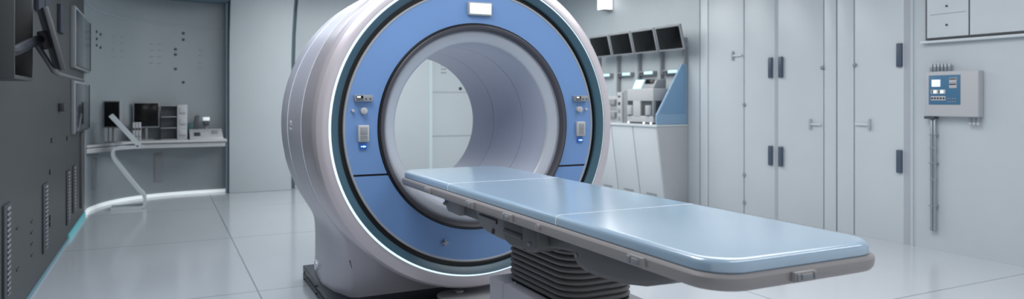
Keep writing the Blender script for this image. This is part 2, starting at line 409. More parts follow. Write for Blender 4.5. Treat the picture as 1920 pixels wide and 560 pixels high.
# controls either side of the bore (mirrored)
for sgn in (-1, 1):
    def X(dx): return GX+sgn*dx
    def bx(m_, a, c_, y0, y1, z0, z1, bev=0.003): m_.box(min(X(a), X(c_)), max(X(a), X(c_)), y0, y1, z0, z1, bev)
    cxm = 0.726 if sgn < 0 else 0.738
    b = MB(); bx(b, cxm-0.052, cxm+0.052, 3.972, 4.002, 1.331, 1.369); p_ = b.build('control_strip', 'plastic_mid', g)
    b = MB(); b.box(X(cxm)-0.045, X(cxm)-0.005, 3.968, 3.974, 1.350, 1.364, 0.001); b.build('readout', 'screen_black', p_)
    b = MB(); b.box(X(cxm)-0.041, X(cxm)-0.020, 3.966, 3.969, 1.353, 1.361); b.build('readout_digits', 'display_white', p_)
    for dx in (0.012, 0.038):
        b = MB(); b.cyl((X(cxm)+dx, 3.974, 1.347), (X(cxm)+dx, 3.967, 1.347), 0.004, 12); b.build('key', 'dark_grey', p_)
    b = MB()
    for k in range(5): b.box(X(cxm)-0.044+k*0.009, X(cxm)-0.039+k*0.009, 3.969, 3.974, 1.338, 1.343)
    b.build('key_row', 'dark_grey', p_)
    kx = X(0.723 if sgn < 0 else 0.730)
    b = MB(); b.cyl((kx, 4.002, 1.277), (kx, 3.972, 1.277), 0.021, 28, 0.019, 0.003); p_ = b.build('dial', 'plastic_light', g)
    b = MB(); b.box(kx-0.004, kx+0.004, 3.967, 3.974, 1.262, 1.292, 0.001); b.build('dial_grip', 'plastic_light', p_)
    sx = X(0.785)
    b = MB(); b.cyl((sx, 4.002, 1.278), (sx, 3.982, 1.278), 0.009, 20, 0.008, 0.002); b.build('push_button', 'plastic_light', g)
    qx = X(0.725 if sgn < 0 else 0.740)
    b = MB(); b.prism([(qx-0.032, 1.100), (qx+0.032, 1.100), (qx+0.032, 1.196), (qx-0.032, 1.196)], 'y', 3.976, 4.002, 0.005); p_ = b.build('keypad', 'plastic_light', g)
    b = MB(); b.box(qx-0.021, qx+0.021, 3.973, 3.978, 1.142, 1.184, 0.001); b.build('keypad_screen', 'plastic_mid', p_)
    for k in range(3):
        b = MB(); b.box(qx-0.021, qx+0.021, 3.972, 3.978, 1.110+k*0.010, 1.117+k*0.010, 0.001); b.build('keypad_row', 'plastic_mid', p_)
    b = MB(); b.box(qx-0.021, qx+0.021, 3.99, 4.001, 1.058, 1.087, 0.001); p_ = b.build('indicator', 'led_blue', g)
    b = MB(); b.cyl((qx+0.002, 3.991, 1.0725), (qx+0.002, 3.987, 1.0725), 0.006, 14); b.box(qx-0.014, qx-0.006, 3.987, 3.991, 1.069, 1.076); b.box(qx+0.008, qx+0.015, 3.987, 3.991, 1.069, 1.076); b.build('indicator_lamp', 'led_white', p_)
# small cross-shaped knob low on the face
b = MB(); b.cyl((1.534, 4.002, 0.475), (1.534, 3.975, 0.475), 0.012, 16, bev=0.002); b.box(1.512, 1.556, 3.978, 3.99, 0.470, 0.480, 0.003); b.box(1.529, 1.539, 3.978, 3.99, 0.455, 0.497, 0.003); b.build('star_knob', 'trim_grey', g)

# ------------------------------------------------------------ patient table
t = thing('patient_table', 'long light-blue padded scanner table on a black bellows column', 'table', (1.557, 2.62, 0))
TZ = 0.934; X0, X1, Y0_, Y1_ = 1.240, 1.874, 1.335, 3.955
def padloops(off, z): 
    r = 0.105-off*0.5
    return [(x, y, z) for x, y in rrect(X0+off, X1-off, Y0_+off, Y1_-off, r, 12)]
def slab(prof):
    m_ = MB(); m_.loops([padloops(o, z) for o, z in prof], caps=(True, True)); return m_
padprof = [(0.004, TZ-0.037), (0.0, TZ-0.033), (0.0, TZ-0.016), (0.0015, TZ-0.0105), (0.005, TZ-0.0055), (0.010, TZ-0.002), (0.016, TZ-0.0004), (0.022, TZ)]
def cut(m_, ya, yb):
    for yy, inner in ((ya, True), (yb, False)):
        if yy is None: continue
        ge = m_.bm.verts[:]+m_.bm.edges[:]+m_.bm.faces[:]
        res_ = bmesh.ops.bisect_plane(m_.bm, geom=ge, dist=1e-6, plane_co=(0, yy, 0), plane_no=(0, 1, 0), clear_inner=inner, clear_outer=not inner)
        ed = [e for e in res_['geom_cut'] if isinstance(e, bmesh.types.BMEdge)]
        bmesh.ops.edgeloop_fill(m_.bm, edges=ed)
    return m_
S1, S2 = 3.189, 2.143
for ya, yb in ((None, S2-0.002), (S2+0.002, S1-0.002), (S1+0.002, None)):
    cut(slab(padprof), ya, yb).build('table_pad', 'pad_blue', t, 30)
for s_ in (S1, S2):
    cut(slab([(o-0.0004, z+0.0006) for o, z in padprof]), s_-0.003, s_+0.003).build('pad_seam', 'pad_seam', t, 30)
raprof = [(0.03, TZ-0.084), (0.006, TZ-0.083), (-0.004, TZ-0.079), (-0.010, TZ-0.070), (-0.012, TZ-0.058), (-0.012, TZ-0.046), (-0.008, TZ-0.040), (0.0, TZ-0.037), (0.012, TZ-0.036)]
slab(raprof).build('table_frame', 'rail', t, 30)
# accessory clips on the frame
for yy in (3.42, 2.866, 2.487, 1.65):
    b = MB(); b.box(1.215, 1.232, yy-0.038, yy+0.038, 0.862, 0.892, 0.003); c_ = b.build('rail_clip', 'rail', t)
    b = MB(); b.box(1.210, 1.217, yy-0.022, yy+0.012, 0.869, 0.886, 0.003); b.box(1.210, 1.217, yy+0.018, yy+0.034, 0.867, 0.888, 0.002); b.build('clip_lever', 'plastic_mid', c_)
b = MB(); b.cyl((1.232, 2.245, 0.876), (1.218, 2.245, 0.876), 0.014, 18, bev=0.002); b.build('rail_knob', 'rail', t)
b = MB(); b.box(1.477, 1.557, 1.306, 1.327, 0.862, 0.890, 0.004); c_ = b.build('rail_clip', 'rail', t)
b = MB(); b.box(1.497, 1.537, 1.301, 1.309, 0.868, 0.884, 0.003); b.box(1.482, 1.491, 1.302, 1.308, 0.866, 0.886, 0.002); b.box(1.543, 1.552, 1.302, 1.308, 0.866, 0.886, 0.002); b.build('clip_lever', 'plastic_mid', c_)
# undercarriage: central beam and housings
b = MB(); b.box(1.36, 1.76, 2.0, 3.45, 0.80, 0.852, 0.012); b.build('carriage_beam', 'undercarriage', t)
b = MB(); b.prism([(3.02, 0.852), (2.985, 0.80), (2.95, 0.760), (2.87, 0.745), (2.72, 0.738), (2.70, 0.745), (2.695, 0.852)], 'x', 1.305, 1.80, 0.012, 3); o_ = b.build('drive_housing', 'housing_grey', t)
b = MB(); b.box(1.298, 1.306, 2.76, 2.95, 0.812, 0.818, 0.002); b.box(1.298, 1.306, 2.76, 2.765, 0.80, 0.818); b.cyl((1.306, 2.80, 0.762), (1.299, 2.80, 0.762), 0.011, 18); b.build('housing_vent', 'dark_grey', o_)
b = MB(); b.prism([(2.69, 0.852), (2.69, 0.745), (2.64, 0.732), (2.52, 0.735), (2.50, 0.75), (2.50, 0.852)], 'x', 1.30, 1.80, 0.014, 3); b.box(1.292, 1.31, 2.515, 2.68, 0.772, 0.798, 0.008); b.build('motor_cover', 'undercarriage', t)
b = MB(); b.prism([(2.495, 0.852), (2.495, 0.752), (2.46, 0.742), (2.40, 0.745), (2.37, 0.765), (2.37, 0.852)], 'x', 1.288, 1.80, 0.01, 3); o_ = b.build('pivot_block', 'undercarriage', t)
b = MB(); b.cyl((1.289, 2.43, 0.775), (1.281, 2.43, 0.775), 0.008, 14); b.build('pivot_bolt', 'plastic_mid', o_)
b = MB(); b.prism([(2.37, 0.852), (2.37, 0.77), (2.13, 0.79), (2.13, 0.852)], 'x', 1.34, 1.76, 0.008, 3); b.build('cross_brace', 'undercarriage', t)
hull = [(2.145, 0.852), (2.125, 0.80), (2.09, 0.760), (2.04, 0.748), (1.95, 0.747), (1.85, 0.753), (1.72, 0.775), (1.60, 0.812), (1.50, 0.852)]
Lh = []
for x, ky, kz in ((1.285, 0.82, 0.2), (1.287, 0.93, 0.75), (1.295, 0.98, 0.93), (1.315, 1, 1), (1.45, 1, 1.04), (1.66, 1, 1.04), (1.80, 1, 1), (1.82, 0.98, 0.93), (1.828, 0.9, 0.7)):
    Lh.append([(x, 1.87+(y-1.87)*ky, 0.852+(z-0.852)*kz) for y, z in hull])
b = MB(); b.loops(Lh, caps=(True, True)); o_ = b.build('carriage_hull', 'undercarriage', t, 50)
b = MB(); b.cyl((1.300, 2.08, 0.80), (1.283, 2.08, 0.80), 0.008, 14); b.build('hull_bolt', 'plastic_mid', o_)
b = MB(); b.prism([(3.46, 0.852), (3.44, 0.80), (3.40, 0.765), (3.24, 0.762), (3.22, 0.852)], 'x', 1.32, 1.55, 0.008); b.box(1.305, 1.335, 3.40, 3.425, 0.795, 0.812, 0.004); b.build('head_bracket', 'housing_grey', t)
b = MB(); b.box(1.345, 1.78, 2.96, 3.24, 0.765, 0.852, 0.01); b.build('head_beam', 'undercarriage', t)
# bellows column
bz0, bz1, nr = 0.535, 0.80, 11
Lb = []
for i in range(nr):
    z = bz0+(bz1-bz0)*i/nr; h = (bz1-bz0)/nr
    for dz, off in ((0.0, 0.017), (0.07, 0.016), (0.2, 0.005), (0.42, 0.0), (0.68, 0.0), (0.88, 0.004), (0.96, 0.012)):
        Lb.append([(x, y, z+h*dz) for x, y in rrect(1.40+off, 1.745-off, 2.33+off, 2.90-off, 0.10-off*0.5, 8)])
b = MB(); b.loops(Lb, caps=(True, True)); b.build('bellows', 'bellows', t, 60)
b = MB(); b.prism(rrect(1.405, 1.74, 2.335, 2.895, 0.09), 'z', 0.526, 0.536, 0.003); b.build('bellows_flange', 'black', t)
b = MB(); b.box(1.35, 1.765, 2.24, 2.80, 0.0, 0.53, 0.012, 3); b.build('column_cover', 'column', t)
b = MB(); b.box(1.352, 1.763, 2.805, 2.95, 0.0, 0.53, 0.012, 3); o_ = b.build('column_cover', 'column', t)
b = MB(); b.cyl((1.40, 2.78, 0.529), (1.40, 2.78, 0.534), 0.006, 12); b.build('cover_screw', 'fitting_glint_white', t)
b = MB(); b.prism(rrect(1.53, 2.02, 2.96, 4.20, 0.10), 'z', 0.102, 0.126, 0.006); b.box(1.6, 1.95, 2.93, 4.04, 0.0, 0.102); b.build('docking_plate', 'plastic_light', t)
b = MB(); b.cyl((1.68, 4.12, 0.126), (1.68, 4.12, 0.140), 0.028, 20, bev=0.004); b.build('docking_pin', 'plastic_light', t)

# ------------------------------------------------------------ tall cabinets on the right wall
def cab_front(m_, y0, y1, z0=0.0, z1=HC, x=XR): m_.box(x, x+0.02, y0+0.002, y1-0.002, z0, z1, 0.002); return m_
def t_bar(p, y0, y1, z):   # a short level bolt ending in a small upright plate
    m_ = MB(); m_.box(XR-0.022, XR-0.006, min(y0, y1), max(y0, y1), z-0.011, z+0.011, 0.003)
    m_.build('bolt_bar', 'panel_white', p)
    m_ = MB(); m_.box(XR-0.026, XR+0.001, y0-0.010, y0+0.010, z-0.055, z+0.055, 0.003); m_.build('bolt_plate', 'strip_grey', p)
def handle(p, y, z0, z1):
    m_ = MB(); m_.box(XR-0.03, XR+0.001, y-0.026, y+0.026, z0, z1, 0.006); m_.build('door_handle', 'handle_blue', p)
def knob(p, y, z):
    m_ = MB(); m_.cyl((XR+0.002, y, z), (XR-0.016, y, z), 0.020, 16, bev=0.003); m_.build('hinge_knob', 'plastic_mid', p)
cA = thing('tall_cabinet', 'tall white double-door cabinet with four dark blue handles', 'cabinet', (XR+0.25, 5.95, 0))
b = MB(); b.box(XR+0.022, XR+0.50, 4.945, 6.975, 0, HC); b.build('carcass', 'seam_dark', cA, 0)
cab_front(MB(), 6.83, 6.972, 0.0, HC).build('stile', 'panel_white', cA)
sp_ = cab_front(MB(), 6.22, 6.82).build('side_panel', 'panel_white', cA)
t_bar(sp_, 6.388, 6.235, 1.872)
d1 = cab_front(MB(), 5.745, 6.208).build('door', 'panel_white', cA); d1['label'] = 'far door leaf of pair'
d2 = cab_front(MB(), 5.10, 5.70).build('door', 'panel_white', cA); d2['label'] = 'near door leaf of pair'
for z0, z1 in ((1.588, 1.82), (0.601, 0.822)): handle(d1, 5.796, z0, z1); handle(d2, 5.650, z0, z1)
for z in (1.285, 0.457, 0.128): knob(d1, 6.205, z)
b = MB(); b.box(XR+0.0015, XR+0.02, 5.6985, 5.7465, 0, HC); b.build('meeting_strip', 'strip_grey', cA)
knob(d2, 5.108, 1.675); t_bar(d2, 5.252, 5.115, 1.083)
cab_front(MB(), 4.945, 5.09, 0.0, HC).build('stile', 'panel_white', cA)
cB = thing('tall_cabinet', 'tall white single-door cabinet nearest the wall control box', 'cabinet', (XR+0.25, 4.53, 0))
b = MB(); b.box(XR+0.022, XR+0.50, 4.145, 4.935, 0, HC); b.build('carcass', 'seam_dark', cB, 0)
cab_front(MB(), 4.74, 4.932, 0.0, HC).build('stile', 'panel_white', cB)
b = MB(); b.box(XR+0.002, XR+0.02, 4.147, 4.2115, 0, HC); b.build('closing_strip', 'strip_grey', cB)
d3 = cab_front(MB(), 4.21, 4.73).build('door', 'panel_white', cB)
for z0, z1 in ((1.648, 1.869), (0.660, 0.874)): handle(d3, 4.245, z0, z1)
knob(d3, 4.722, 1.687); t_bar(d3, 4.556, 4.715, 1.10)

# ------------------------------------------------------------ wall cabinet upper right
wc = thing('wall_cabinet', 'white wall cabinet with dark outline above the control box', 'cabinet', (XR, 3.4, 1.86))
b = MB(); b.box(XR-0.03, XR, 2.5, 3.985, 1.875, 2.7); b.build('outline_frame', 'plastic_dark', wc, 0)
b = MB(); b.box(XR-0.036, XR-0.03, 3.607, 3.968, 1.892, 2.69, 0.001); p_ = b.build('drawer_column', 'panel_white', wc)
for z in (1.995, 2.16):
    b = MB(); b.cyl((XR-0.035, 3.79, z), (XR-0.045, 3.79, z), 0.009, 14); b.build('drawer_knob', 'dark_grey', p_)
for z in (2.095, 2.26):
    b = MB(); b.box(XR-0.038, XR-0.035, 3.63, 3.94, z-0.002, z+0.002); b.build('drawer_line', 'plastic_mid', p_)
b = MB(); b.box(XR-0.036, XR-0.03, 2.52, 3.594, 1.892, 2.69, 0.001); b.build('door', 'panel_white', wc)
b = MB(); b.box(XR-0.055, XR, 2.5, 4.02, 1.845, 1.868, 0.004); b.build('ledge', 'panel_white', wc)

# ------------------------------------------------------------ electrical control box
eb = thing('control_box', 'grey wall control box with blue face and pipe stubs', 'control box', (XR, 3.67, 1.18))
XE = 6.09
b = MB(); b.box(XE, XR, 3.446, 3.905, 1.195, 1.590, 0.01, 3); b.build('enclosure', 'plastic_light', eb)
b = MB(); b.box(XE-0.004, XE+0.002, 3.592, 3.866, 1.300, 1.556, 0.001); fp = b.build('face_plate', 'control_blue', eb)
def eplate(y1, y0, z0, z1, m_, name, x=XE-0.008):
    q = MB(); q.box(x, XE-0.003, y0, y1, z0, z1, 0.001); return q.build(name, m_, fp)
eplate(3.838, 3.762, 1.456, 1.518, 'display_soft', 'display')
s1 = eplate(3.846, 3.716, 1.394, 1.430, 'plastic_light', 'switch_row')
for y in (3.835, 3.775):
    q = MB(); q.box(XE-0.011, XE-0.007, y-0.010, y, 1.399, 1.426); q.build('switch', 'plastic_dark', s1)
    q = MB(); q.box(XE-0.011, XE-0.007, y-0.044, y-0.014, 1.398, 1.426); q.build('switch_window', 'display_soft', s1)
s2 = eplate(3.846, 3.716, 1.336, 1.374, 'plastic_light', 'button_row')
for k in range(5):
    y = 3.832-0.0255*k
    q = MB(); q.cyl((XE-0.007, y, 1.355), (XE-0.012, y, 1.355), 0.008, 12); q.build('round_button', 'black', s2)
for z in (1.512, 1.466):
    s3 = eplate(3.684, 3.620, z-0.024, z+0.020, 'plastic_light', 'meter')
    q = MB(); q.box(XE-0.011, XE-0.007, 3.624, 3.680, z+0.004, z+0.014); q.build('meter_window', 'dark_grey', s3)
for r_ in range(2):
    for k in range(4):
        q = MB(); q.cyl((XE-0.003, 3.692-0.020*k, 1.352-0.026*r_), (XE-0.008, 3.692-0.020*k, 1.352-0.026*r_), 0.006, 10); q.build('lamp_dot', 'plastic_mid', fp)
for k in range(6):
    y = 3.868-0.0315*k
    q = MB(); q.cyl((6.13, y, 1.588), (6.13, y, 1.655), 0.0115, 14, bev=0.003); o_ = q.build('pipe_stub', 'steel', eb)
    q = MB(); q.cyl((6.13, y, 1.648), (6.13, y, 1.662), 0.0145, 14, bev=0.004); q.build('stub_cap', 'plastic_light', o_)
for k in range(3):
    y = 3.535-0.033*k
    q = MB(); q.cyl((6.13, y, 1.197), (6.13, y, 1.145), 0.009, 14); o_ = q.build('pipe_stub', 'steel', eb)
    q = MB(); q.cyl((6.13, y, 1.150), (6.13, y, 1.128), 0.013, 14, bev=0.004); q.build('stub_cap', 'plastic_light', o_)
q = MB(); q.box(6.10, XR, 3.83, 3.92, 1.172, 1.196, 0.003); q.build('conduit_bracket', 'plastic_dark', eb)
for y in (3.872, 3.842):
    q = MB(); q.cyl((6.135, y, 1.175), (6.135, y, 0.175), 0.0115, 16, bev=0.002); o_ = q.build('conduit', 'steel', eb)
    for z in (0.90, 0.62, 0.185):
        q = MB(); q.cyl((6.135, y, z), (6.135, y, z+0.02), 0.0155, 16, bev=0.002); q.build('conduit_collar', 'steel', o_)
for z in (1.03, 0.78, 0.40):
    q = MB(); q.box(6.12, XR, 3.825, 3.889, z-0.006, z+0.006, 0.002); q.build('conduit_clamp', 'steel', eb)

eb.location.y += 0.055

# ------------------------------------------------------------ console desk along the right wall
cd = thing('console_desk', 'white console desk with slanted front panels beyond the scanner', 'desk', (5.95, 8.4, 0))
b = MB(); b.prism([(5.70, 0.985), (5.835, 0.05), (6.165, 0.05), (6.165, 0.985)], 'y', 7.23, 10.25); b.build('carcass', 'seam_dark', cd, 0)
for k in range(6):
    ya = 7.222+0.508*k
    b = MB(); b.prism([(5.665, 0.985), (5.685, 0.985), (5.815, 0.07), (5.795, 0.07)], 'y', ya+0.008, ya+0.500, 0.002); p_ = b.build('front_panel', 'panel_white', cd)
    b = MB(); b.prism([(5.783, 0.108), (5.792, 0.108), (5.795, 0.088), (5.786, 0.088)], 'y', ya+0.14, ya+0.36); b.build('panel_pull', 'plastic_mid', p_)
b = MB(); b.prism([(5.66, 1.0), (5.80, 0.0), (6.166, 0.0), (6.166, 1.0)], 'y', 7.20, 7.222, 0.002); b.build('end_panel', 'plastic_light', cd)
b = MB(); b.box(5.65, 6.166, 7.20, 10.25, 0.988, 1.022, 0.006); b.build('desk_top', 'panel_white', cd)
b = MB(); b.box(5.85, 6.16, 7.23, 10.25, 0.0, 0.052); b.build('plinth', 'plastic_mid', cd)
dv = thing('divider_panel', 'translucent blue sloping divider on the console desk end', 'divider', (5.9, 7.21, 1.022))
b = MB(); b.prism([(5.662, 1.024), (5.662, 1.15), (6.075, 1.815), (6.14, 1.815), (6.155, 1.80), (6.155, 1.024)], 'y', 7.205, 7.235, 0.004); b.build('divider_frame', 'glass_frame', dv)
b = MB(); b.prism([(5.70, 1.165), (6.078, 1.785), (6.11, 1.785), (6.118, 1.775), (6.118, 1.175), (6.10, 1.160)], 'y', 7.199, 7.206, 0.001); b.build('divider_pane', 'glass_blue', dv)

# rack of posts and lit label strips on the wall behind
rk = thing('wall_rack', 'wall rack of upright posts under the four black monitors', 'rack', (6.14, 8.4, 1.03))
for y in (7.22, 7.70, 8.206, 8.721, 9.24, 9.76):
    b = MB(); b.box(6.105, 6.168, y-0.014, y+0.014, 1.024, 2.04, 0.003); b.build('post', 'plastic_mid', rk)
for k in range(5):
    yc = 7.49+0.525*k
    b = MB(); b.box(6.10, 6.168, yc-0.17, yc+0.17, 1.688, 1.745, 0.006); p_ = b.build('label_holder', 'plastic_mid', rk)
    b = MB(); b.box(6.094, 6.101, yc-0.155, yc+0.03, 1.702, 1.738, 0.001); b.build('lit_label', 'label_lit', p_)
    for dy in (0.07, 0.125):
        b = MB(); b.box(6.094, 6.101, yc+dy-0.018, yc+dy+0.018, 1.698, 1.732, 0.001); b.build('socket', 'dark_grey', p_)
# four tilted monitors
def monitor_tilt():
    m0 = thing('wall_monitor', 'black tilted wall monitor at the right end of the row of four', 'monitor', (5.92, 7.265, 2.0))
    th = math.atan2(0.075, 0.30)
    c_ = (5.95, 7.265, 1.985)
    b = MB(); b.box(5.945, 5.975, 7.265-0.255, 7.265+0.255, 1.985, 2.315, 0.006); b.rot(c_, 'Y', -th); f_ = b.build('bezel', 'plastic_mid', m0)
    b = MB(); b.box(5.941, 5.946, 7.265-0.232, 7.265+0.232, 2.008, 2.292, 0.001); b.rot(c_, 'Y', -th); b.build('screen', 'screen_black', m0)
    b = MB(); b.box(5.96, 6.168, 7.265-0.05, 7.265+0.05, 2.09, 2.16, 0.006); b.build('wall_mount', 'plastic_mid', m0)
    b = MB(); b.box(5.90, 5.93, 7.265-0.06, 7.265+0.06, 2.300, 2.318, 0.004); b.build('hinge_bar', 'plastic_mid', m0)
    return m0
m0 = monitor_tilt()
for k, lb in ((1, 'black tilted wall monitor second from the right in the row of four'), (2, 'black tilted wall monitor third from the right in the row of four'), (3, 'black tilted wall monitor partly hidden behind the scanner ring')):
    dup(m0, (0, 0.535*k, 0), lb)
# lab machine on the console
lm = thing('lab_analyser', 'white lab analyser with two dark bays and lit screen', 'machine', (5.82, 7.6, 1.022))
b = MB(); b.box(5.70, 5.97, 7.33, 7.90, 1.045, 1.13, 0.008); b.build('base_unit', 'plastic_light', lm)
b = MB(); b.box(5.72, 5.97, 7.33, 7.90, 1.13, 1.325); b.build('bay_back', 'plastic_dark', lm, 0)
b = MB(); b.box(5.70, 5.97, 7.33, 7.90, 1.325, 1.49, 0.012, 3); b.build('top_unit', 'plastic_light', lm)
b = MB(); b.box(5.695, 5.73, 7.60, 7.76, 1.12, 1.33, 0.004); b.build('centre_column', 'plastic_light', lm)
b = MB(); b.box(5.695, 5.74, 7.885, 7.91, 1.12, 1.33, 0.004); b.box(5.695, 5.74, 7.32, 7.345, 1.12, 1.33, 0.004); b.build('side_rail', 'plastic_mid', lm)
for y in (7.84, 7.44):
    b = MB(); b.cyl((5.72, y, 1.14), (5.72, y, 1.27), 0.05, 24, bev=0.006); b.build('vessel', 'plastic_light', lm)
b = MB(); b.box(5.696, 5.702, 7.65, 7.70, 1.155, 1.168); b.build('slot', 'dark_grey', lm)
b = MB(); b.box(5.70, 5.95, 7.34, 7.89, 1.022, 1.046, 0.003); b.build('plinth', 'plastic_dark', lm)
for y in (7.37, 7.52, 7.86):
    b = MB(); b.cyl((5.70, y, 1.036), (5.688, y, 1.036), 0.012, 12); b.build('glowing_foot', 'glow_bright', lm)  # white feet, their brightness put in as glow
b = MB(); b.prism([(5.74, 1.485), (5.80, 1.60), (5.95, 1.62), (5.95, 1.485)], 'y', 7.38, 7.80, 0.006); b.build('head_unit', 'plastic_mid', lm)
b = MB(); b.prism([(5.733, 1.495), (5.793, 1.612), (5.800, 1.610), (5.742, 1.492)], 'y', 7.64, 7.82, 0.001); b.build('lit_screen', 'label_lit', lm)
b = MB(); b.prism([(5.765, 1.56), (5.795, 1.615), (5.802, 1.613), (5.773, 1.557)], 'y', 7.42, 7.60, 0.001); b.build('dark_screen', 'screen_black', lm)
tw = thing('instrument_tower', 'slim white instrument tower left of the lab analyser', 'instrument', (5.84, 8.05, 1.022))
b = MB(); b.box(5.72, 5.96, 8.055, 8.17, 1.022, 1.45, 0.006); o_ = b.build('tower_body', 'plastic_light', tw)
for z, h in ((1.39, 0.01), (1.29, 0.02), (1.19, 0.03), (1.08, 0.03)):
    b = MB(); b.box(5.715, 5.722, 8.085, 8.14, z-h, z+h, 0.001); b.build('port', 'plastic_dark' if z > 1.2 else 'plastic_mid', tw)
sl = MB(); sl.box(5.74, 5.96, 7.94, 8.035, 1.022, 1.47, 0.005); tag(sl.build('grey_case', 'plastic_mid', None, origin=(5.85, 7.99, 1.022)), 'plain grey upright case between tower and lab analyser', 'case')
db = thing('drawer_box', 'white box with two grey trays nearest the scanner ring', 'drawer box', (5.84, 8.4, 1.022))
b = MB(); b.box(5.74, 5.98, 8.20, 8.66, 1.022, 1.395, 0.006); b.build('box_body', 'plastic_light', db)
for z in (1.13, 1.31):
    b = MB(); b.box(5.70, 5.745, 8.205, 8.36, z-0.04, z+0.04, 0.008); b.build('tray', 'plastic_mid', db)
b = MB(); b.box(5.737, 5.742, 8.20, 8.66, 1.205, 1.209); b.build('panel_joint', 'plastic_dark', db)

# wall light box near the ceiling
lb_ = thing('wall_light', 'glowing white rectangular wall light above the monitors', 'light', (6.1, 8.95, 2.7))
b = MB(); b.box(6.0, XR, 8.91, 9.06, 2.71, 3.06, 0.006); b.build('lamp_housing', 'plastic_mid', lb_)
b = MB(); b.box(5.975, 6.15, 8.90, 8.912, 2.72, 3.05, 0.002); b.box(5.975, 6.0, 8.90, 9.05, 2.72, 3.05, 0.002); b.build('lamp_panel', 'glow_bright', lb_)

# ------------------------------------------------------------ marks and plugs on walls
def plug(name, p, n_, r, m_, label, cat, group):
    q = MB(); n_ = Vector(n_); p = Vector(p); q.cyl(p-n_*0.004, p+n_*0.008, r, 14, bev=0.002)
    return tag(q.build(name, m_, None, origin=tuple(p)), label, cat, group)
def wall_at(x):       # point and inward normal on the curved alcove wall
    for i in range(len(W)-1):
        if W[i].x <= x <= W[i+1].x and W[i+1].x > W[i].x:
            u = (x-W[i].x)/(W[i+1].x-W[i].x); p = W[i].lerp(W[i+1], u); d = (W[i+1]-W[i]).normalized()
            return p, Vector((d.y, -d.x))
    return W[-1], Vector((0, -1))
def on_alcove(x, z): p, n_ = wall_at(x); return (p.x, p.y, z), (n_.x, n_.y, 0)
for x, z in ((0.268, 2.289), (0.268, 2.198), (0.166, 2.058), (0.166, 1.983), (0.166, 1.779), (0.268, 1.592)):
    p, n_ = on_alcove(x, z)
    plug('wall_plug', p, n_, 0.020, 'dark_grey', 'round dark wall plug in the scattered column above the desk', 'wall plug', 'dark plugs above the alcove desk')
for x, z in ((-0.735, 2.188), (-0.735, 2.10), (-0.735, 2.02), (-0.70, 2.165), (-0.70, 2.0)):
    p, n_ = on_alcove(x, z)
    plug('wall_plug', p, n_, 0.018, 'dark_grey', 'round dark wall plug in the cluster beside the upper wall screen', 'wall plug', 'dark plugs in the alcove corner')
for xs, zs in (((-0.571, -0.475), (2.17, 2.09, 1.99, 1.90)), ((-0.13, -0.03), (2.11, 2.03, 1.94, 1.85)), ((0.497,), (2.06, 1.98, 1.88, 1.80))):
    for x in xs:
        for z in zs:
            p, n_ = on_alcove(x, z); q = MB(); q.box(-0.028, 0.028, -0.006, 0.004, -0.006, 0.006, 0.002)
            o_ = q.build('wall_slot', 'plastic_mid', None); o_.location = p; o_.rotation_euler = (0, 0, math.atan2(n_[1], n_[0])+PI/2)
            tag(o_, 'small faint slot in the rows high on the curved wall', 'wall slot', 'slots on the curved alcove wall')
for y, z in ((6.784, 1.011), (7.815, 0.978), (6.694, 0.763), (6.694, 0.395), (6.694, 0.344)):
    plug('wall_plug', (XL, y, z), (1, 0, 0), 0.022, 'black', 'small black round plug low on the dark left wall', 'wall plug', 'black plugs on the left wall')
for y, z in ((5.303, 0.541), (5.844, 0.497), (5.844, 0.423), (5.844, 0.345), (5.844, 0.267), (5.303, 0.284)):
    q = MB(); q.box(XL-0.003, XL+0.006, y-0.05, y+0.05, z-0.006, z+0.006, 0.002)
    tag(q.build('wall_slot', 'dark_grey', None, origin=(XL, y, z)), 'short dark slot low on the left wall', 'wall slot', 'slots low on the left wall')
plug('wall_plug', (4.547, YF, 1.533), (0, -1, 0), 0.028, 'dark_grey', 'single dark plug on the back wall seen through the scanner bore', 'wall plug', None)
for z in (1.92, 1.86, 1.80):
    q = MB(); q.box(4.20, 4.29, YF-0.008, YF+0.003, z-0.008, z+0.008, 0.002)
    tag(q.build('wall_slot', 'plastic_mid', None, origin=(4.245, YF, z)), 'faint grey slot on the back wall seen through the bore', 'wall slot', 'slots seen through the bore')

# vent grilles
def grille(y0, y1, z0, z1, label):
    v = thing('wall_vent', label, 'vent', (XL, (y0+y1)/2, z0))
    q = MB(); q.box(XL-0.002, XL+0.012, y0, y1, z0, z1, 0.003); q.build('vent_frame', 'dark_grey', v)
    q = MB(); q.box(XL+0.010, XL+0.0135, y0+(y1-y0)*0.42, y1-(y1-y0)*0.12, z0+0.02, z1-0.02); q.build('vent_mesh', 'plastic_mid', v)
    n = int((z1-z0)/0.034); q = MB()
    for k in range(n):
        z = z0+0.03+k*(z1-z0-0.05)/n; q.box(XL+0.012, XL+0.016, y0+(y1-y0)*0.42, y1-(y1-y0)*0.12, z, z+0.012)
    q.build('vent_slats', 'dark_grey', v)
grille(4.83, 5.03, 0.19, 0.74, 'tall dark slotted vent closest to the left picture edge')
grille(6.30, 6.54, 0.18, 0.70, 'tall dark slotted vent beside three black plugs on left wall')
grille(7.76, 8.01, 0.16, 0.67, 'left slotted vent of the close pair on left wall')
grille(8.27, 8.53, 0.20, 0.675, 'right slotted vent of the close pair on left wall')
for x, z0, z1, lb in ((-0.755, 0.24, 0.62, 'slim grey wall vent in the alcove corner by the floor'), (-0.05, 0.20, 0.60, 'grey wall vent under the middle of the alcove desk')):
    (px_, py_, _), n_ = on_alcove(x, 0)
    v = thing('wall_vent', lb, 'vent', (px_, py_, z0)); v.rotation_euler = (0, 0, math.atan2(n_[1], n_[0])+PI/2)
    q = MB(); q.box(-0.06, 0.06, -0.012, 0.004, 0, z1-z0, 0.004); o_ = q.build('vent_frame', 'plastic_mid', None); o_.parent = v
    q = MB(); q.box(-0.045, 0.045, -0.015, -0.011, 0.015, z1-z0-0.015, 0.001); o_ = q.build('vent_mesh', 'plastic_mid', None); o_.parent = v
